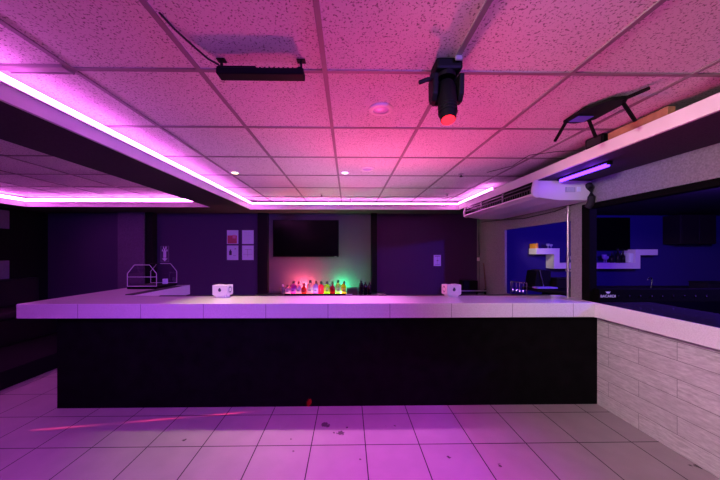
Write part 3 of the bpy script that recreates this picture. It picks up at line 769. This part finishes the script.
# ------------------------------------------------------------------ lights
def lamp(kind, name, loc, energy, c, size=.05, target=None, cone=None, blend=.3):
    d = bpy.data.lights.new(name, kind); d.energy = energy; d.color = c
    if kind in ('POINT', 'SPOT'): d.shadow_soft_size = size
    if kind == 'AREA': d.shape = 'DISK'; d.size = size
    if kind == 'SPOT': d.spot_size = math.radians(cone); d.spot_blend = blend
    o = bpy.data.objects.new(name, d); col.objects.link(o); o.location = loc
    if target: o.rotation_euler = (Vector(target)-Vector(loc)).to_track_quat('-Z', 'Y').to_euler()
    return o
lamp('SPOT', 'warm_downlight', (-1.304, 3.10, ZC-.03), 95, (1, .80, .42), .03, (-1.15, 2.75, 0), 58, 1)
lamp('SPOT', 'pink_downlight', (-.035, 3.10, ZC-.03), 190, (1, .24, .95), .03, (.0, 2.9, 0), 70, 1)
lamp('SPOT', 'magenta_floor_light', (.9, .2, 2.45), 330, (.82, .03, 1), .08, (.5, 1.85, 0), 58, 1)
lamp('SPOT', 'violet_floor_light', (-1.4, .0, 2.45), 230, (.55, .06, 1), .10, (-2.2, 2.3, 0), 80, 1)
for yy in (2.40, 2.68): lamp('POINT', 'violet_bar_output', (2.13, yy, 2.325), .9, (.28, .04, 1), .012)
lamp('POINT', 'side_room_blue_light', (3.95, 2.42, 2.22), 260, (.16, .045, 1), .05)
lamp('SPOT', 'violet_wall_fill', (1.6, -1.5, 2.4), 640, (.25, .10, 1), .10, (-2.4, 5.5, 1.7), 48, 1)  # added unseen violet fill behind the camera for back-left wall and posters
lamp('SPOT', 'shelf_end_fill', (2.80, 4.75, 1.98), 24, (1, .80, .72), .04, (3.62, 5.38, 1.60), 30, .9)  # added fill to brighten the left sides of the stepped shelf
lamp('SPOT', 'far_ceiling_fill', (.2, 3.55, .95), 75, (1, .34, .66), .15, (.1, 3.3, 2.55), 104, 1)  # added fill standing in for counter bounce on the far ceiling, no fixture
lamp('SPOT', 'pink_uplight', (.3, 3.75, .95), 240, (1, .04, .18), .12, (.7, .8, 2.55), 96, 1)
lamp('SPOT', 'white_wall_light', (-1.2, -.6, 2.35), 560, (1, .78, .84), .25, (2.9, 2.0, 1.25), 58, 1)
lamp('POINT', 'red_head_glow', (.478, 1.30, 2.20), 2.0, (1, .05, .05), .03)

# thin red laser line of the moving head on the floor, and its dot at the foot of the bar
def laser(src, A, B, energy, width):
    src, A, B = Vector(src), Vector(A), Vector(B)
    o = lamp('SPOT', 'red_laser_line', src, energy, (1, .04, .10), .002, (A+B)/2, 60, 0)
    bpy.context.view_layer.update()
    inv = (o.rotation_euler.to_matrix()).inverted()
    def loc2(P):
        v = inv @ (P-src); return v.x/abs(v.z), v.y/abs(v.z)
    a, b = loc2(A), loc2(B)
    d = o.data; d.spot_size = 2*math.atan(math.hypot(b[0]-a[0], b[1]-a[1])*.62); d.use_nodes = True
    nt = d.node_tree; em = nt.nodes['Emission']
    tc = nt.nodes.new('ShaderNodeTexCoord'); s = nt.nodes.new('ShaderNodeSeparateXYZ'); nt.links.new(tc.outputs['Normal'], s.inputs[0])
    az = mth(nt, 'ABSOLUTE', s.outputs[2]); X = mth(nt, 'DIVIDE', s.outputs[0], az); Y = mth(nt, 'DIVIDE', s.outputs[1], az)
    dx, dy = b[0]-a[0], b[1]-a[1]; L = math.hypot(dx, dy); dx /= L; dy /= L
    X = mth(nt, 'SUBTRACT', X, a[0]); Y = mth(nt, 'SUBTRACT', Y, a[1])
    t = mth(nt, 'ADD', mth(nt, 'MULTIPLY', X, dx), mth(nt, 'MULTIPLY', Y, dy))
    c = mth(nt, 'ABSOLUTE', mth(nt, 'SUBTRACT', mth(nt, 'MULTIPLY', X, dy), mth(nt, 'MULTIPLY', Y, dx)))
    m = mth(nt, 'MULTIPLY', mth(nt, 'LESS_THAN', c, width), mth(nt, 'MULTIPLY', mth(nt, 'GREATER_THAN', t, 0), mth(nt, 'LESS_THAN', t, L)))
    k = mth(nt, 'ADD', .55, mth(nt, 'MULTIPLY', .45, mth(nt, 'SINE', mth(nt, 'MULTIPLY', t, 26/L*.7))))
    nt.links.new(mth(nt, 'MULTIPLY', m, k), em.inputs['Strength'])
laser((.476, 1.27, 2.20), (-2.9, 2.60, 0), (-.89, 2.885, 0), 1400, .0026)
lamp('SPOT', 'bottle_fill', (-.5, 4.3, 1.02), 26, (1, .92, .95), .05, (-.55, 5.2, .96), 26, 1)  # added hidden fill that brightens the bottles from the bar side
lamp('SPOT', 'red_laser_dot', (.476, 1.27, 2.20), 11000, (1, .006, .02), .002, (-.41, 2.963, .04), .7, .2)

w = bpy.data.worlds.new('World'); scene.world = w; w.use_nodes = True
w.node_tree.nodes['Background'].inputs[0].default_value = (.30, .12, .42, 1)
w.node_tree.nodes['Background'].inputs[1].default_value = .02

# ------------------------------------------------------------------ camera
cd = bpy.data.cameras.new('camera'); cam = bpy.data.objects.new('camera', cd); col.objects.link(cam)
cam.location = (0, 0, 1.63); cam.rotation_euler = (PI/2, 0, -math.radians(.86))
cd.sensor_width = 36; cd.lens = 14.0; cd.shift_x = 7.8/720; cd.shift_y = 12/720
cd.clip_start = .05
scene.camera = cam
vs = scene.view_settings
vs.view_transform = 'Standard'; vs.look = 'None'; vs.gamma = 1; vs.exposure = 0; vs.use_curve_mapping = False
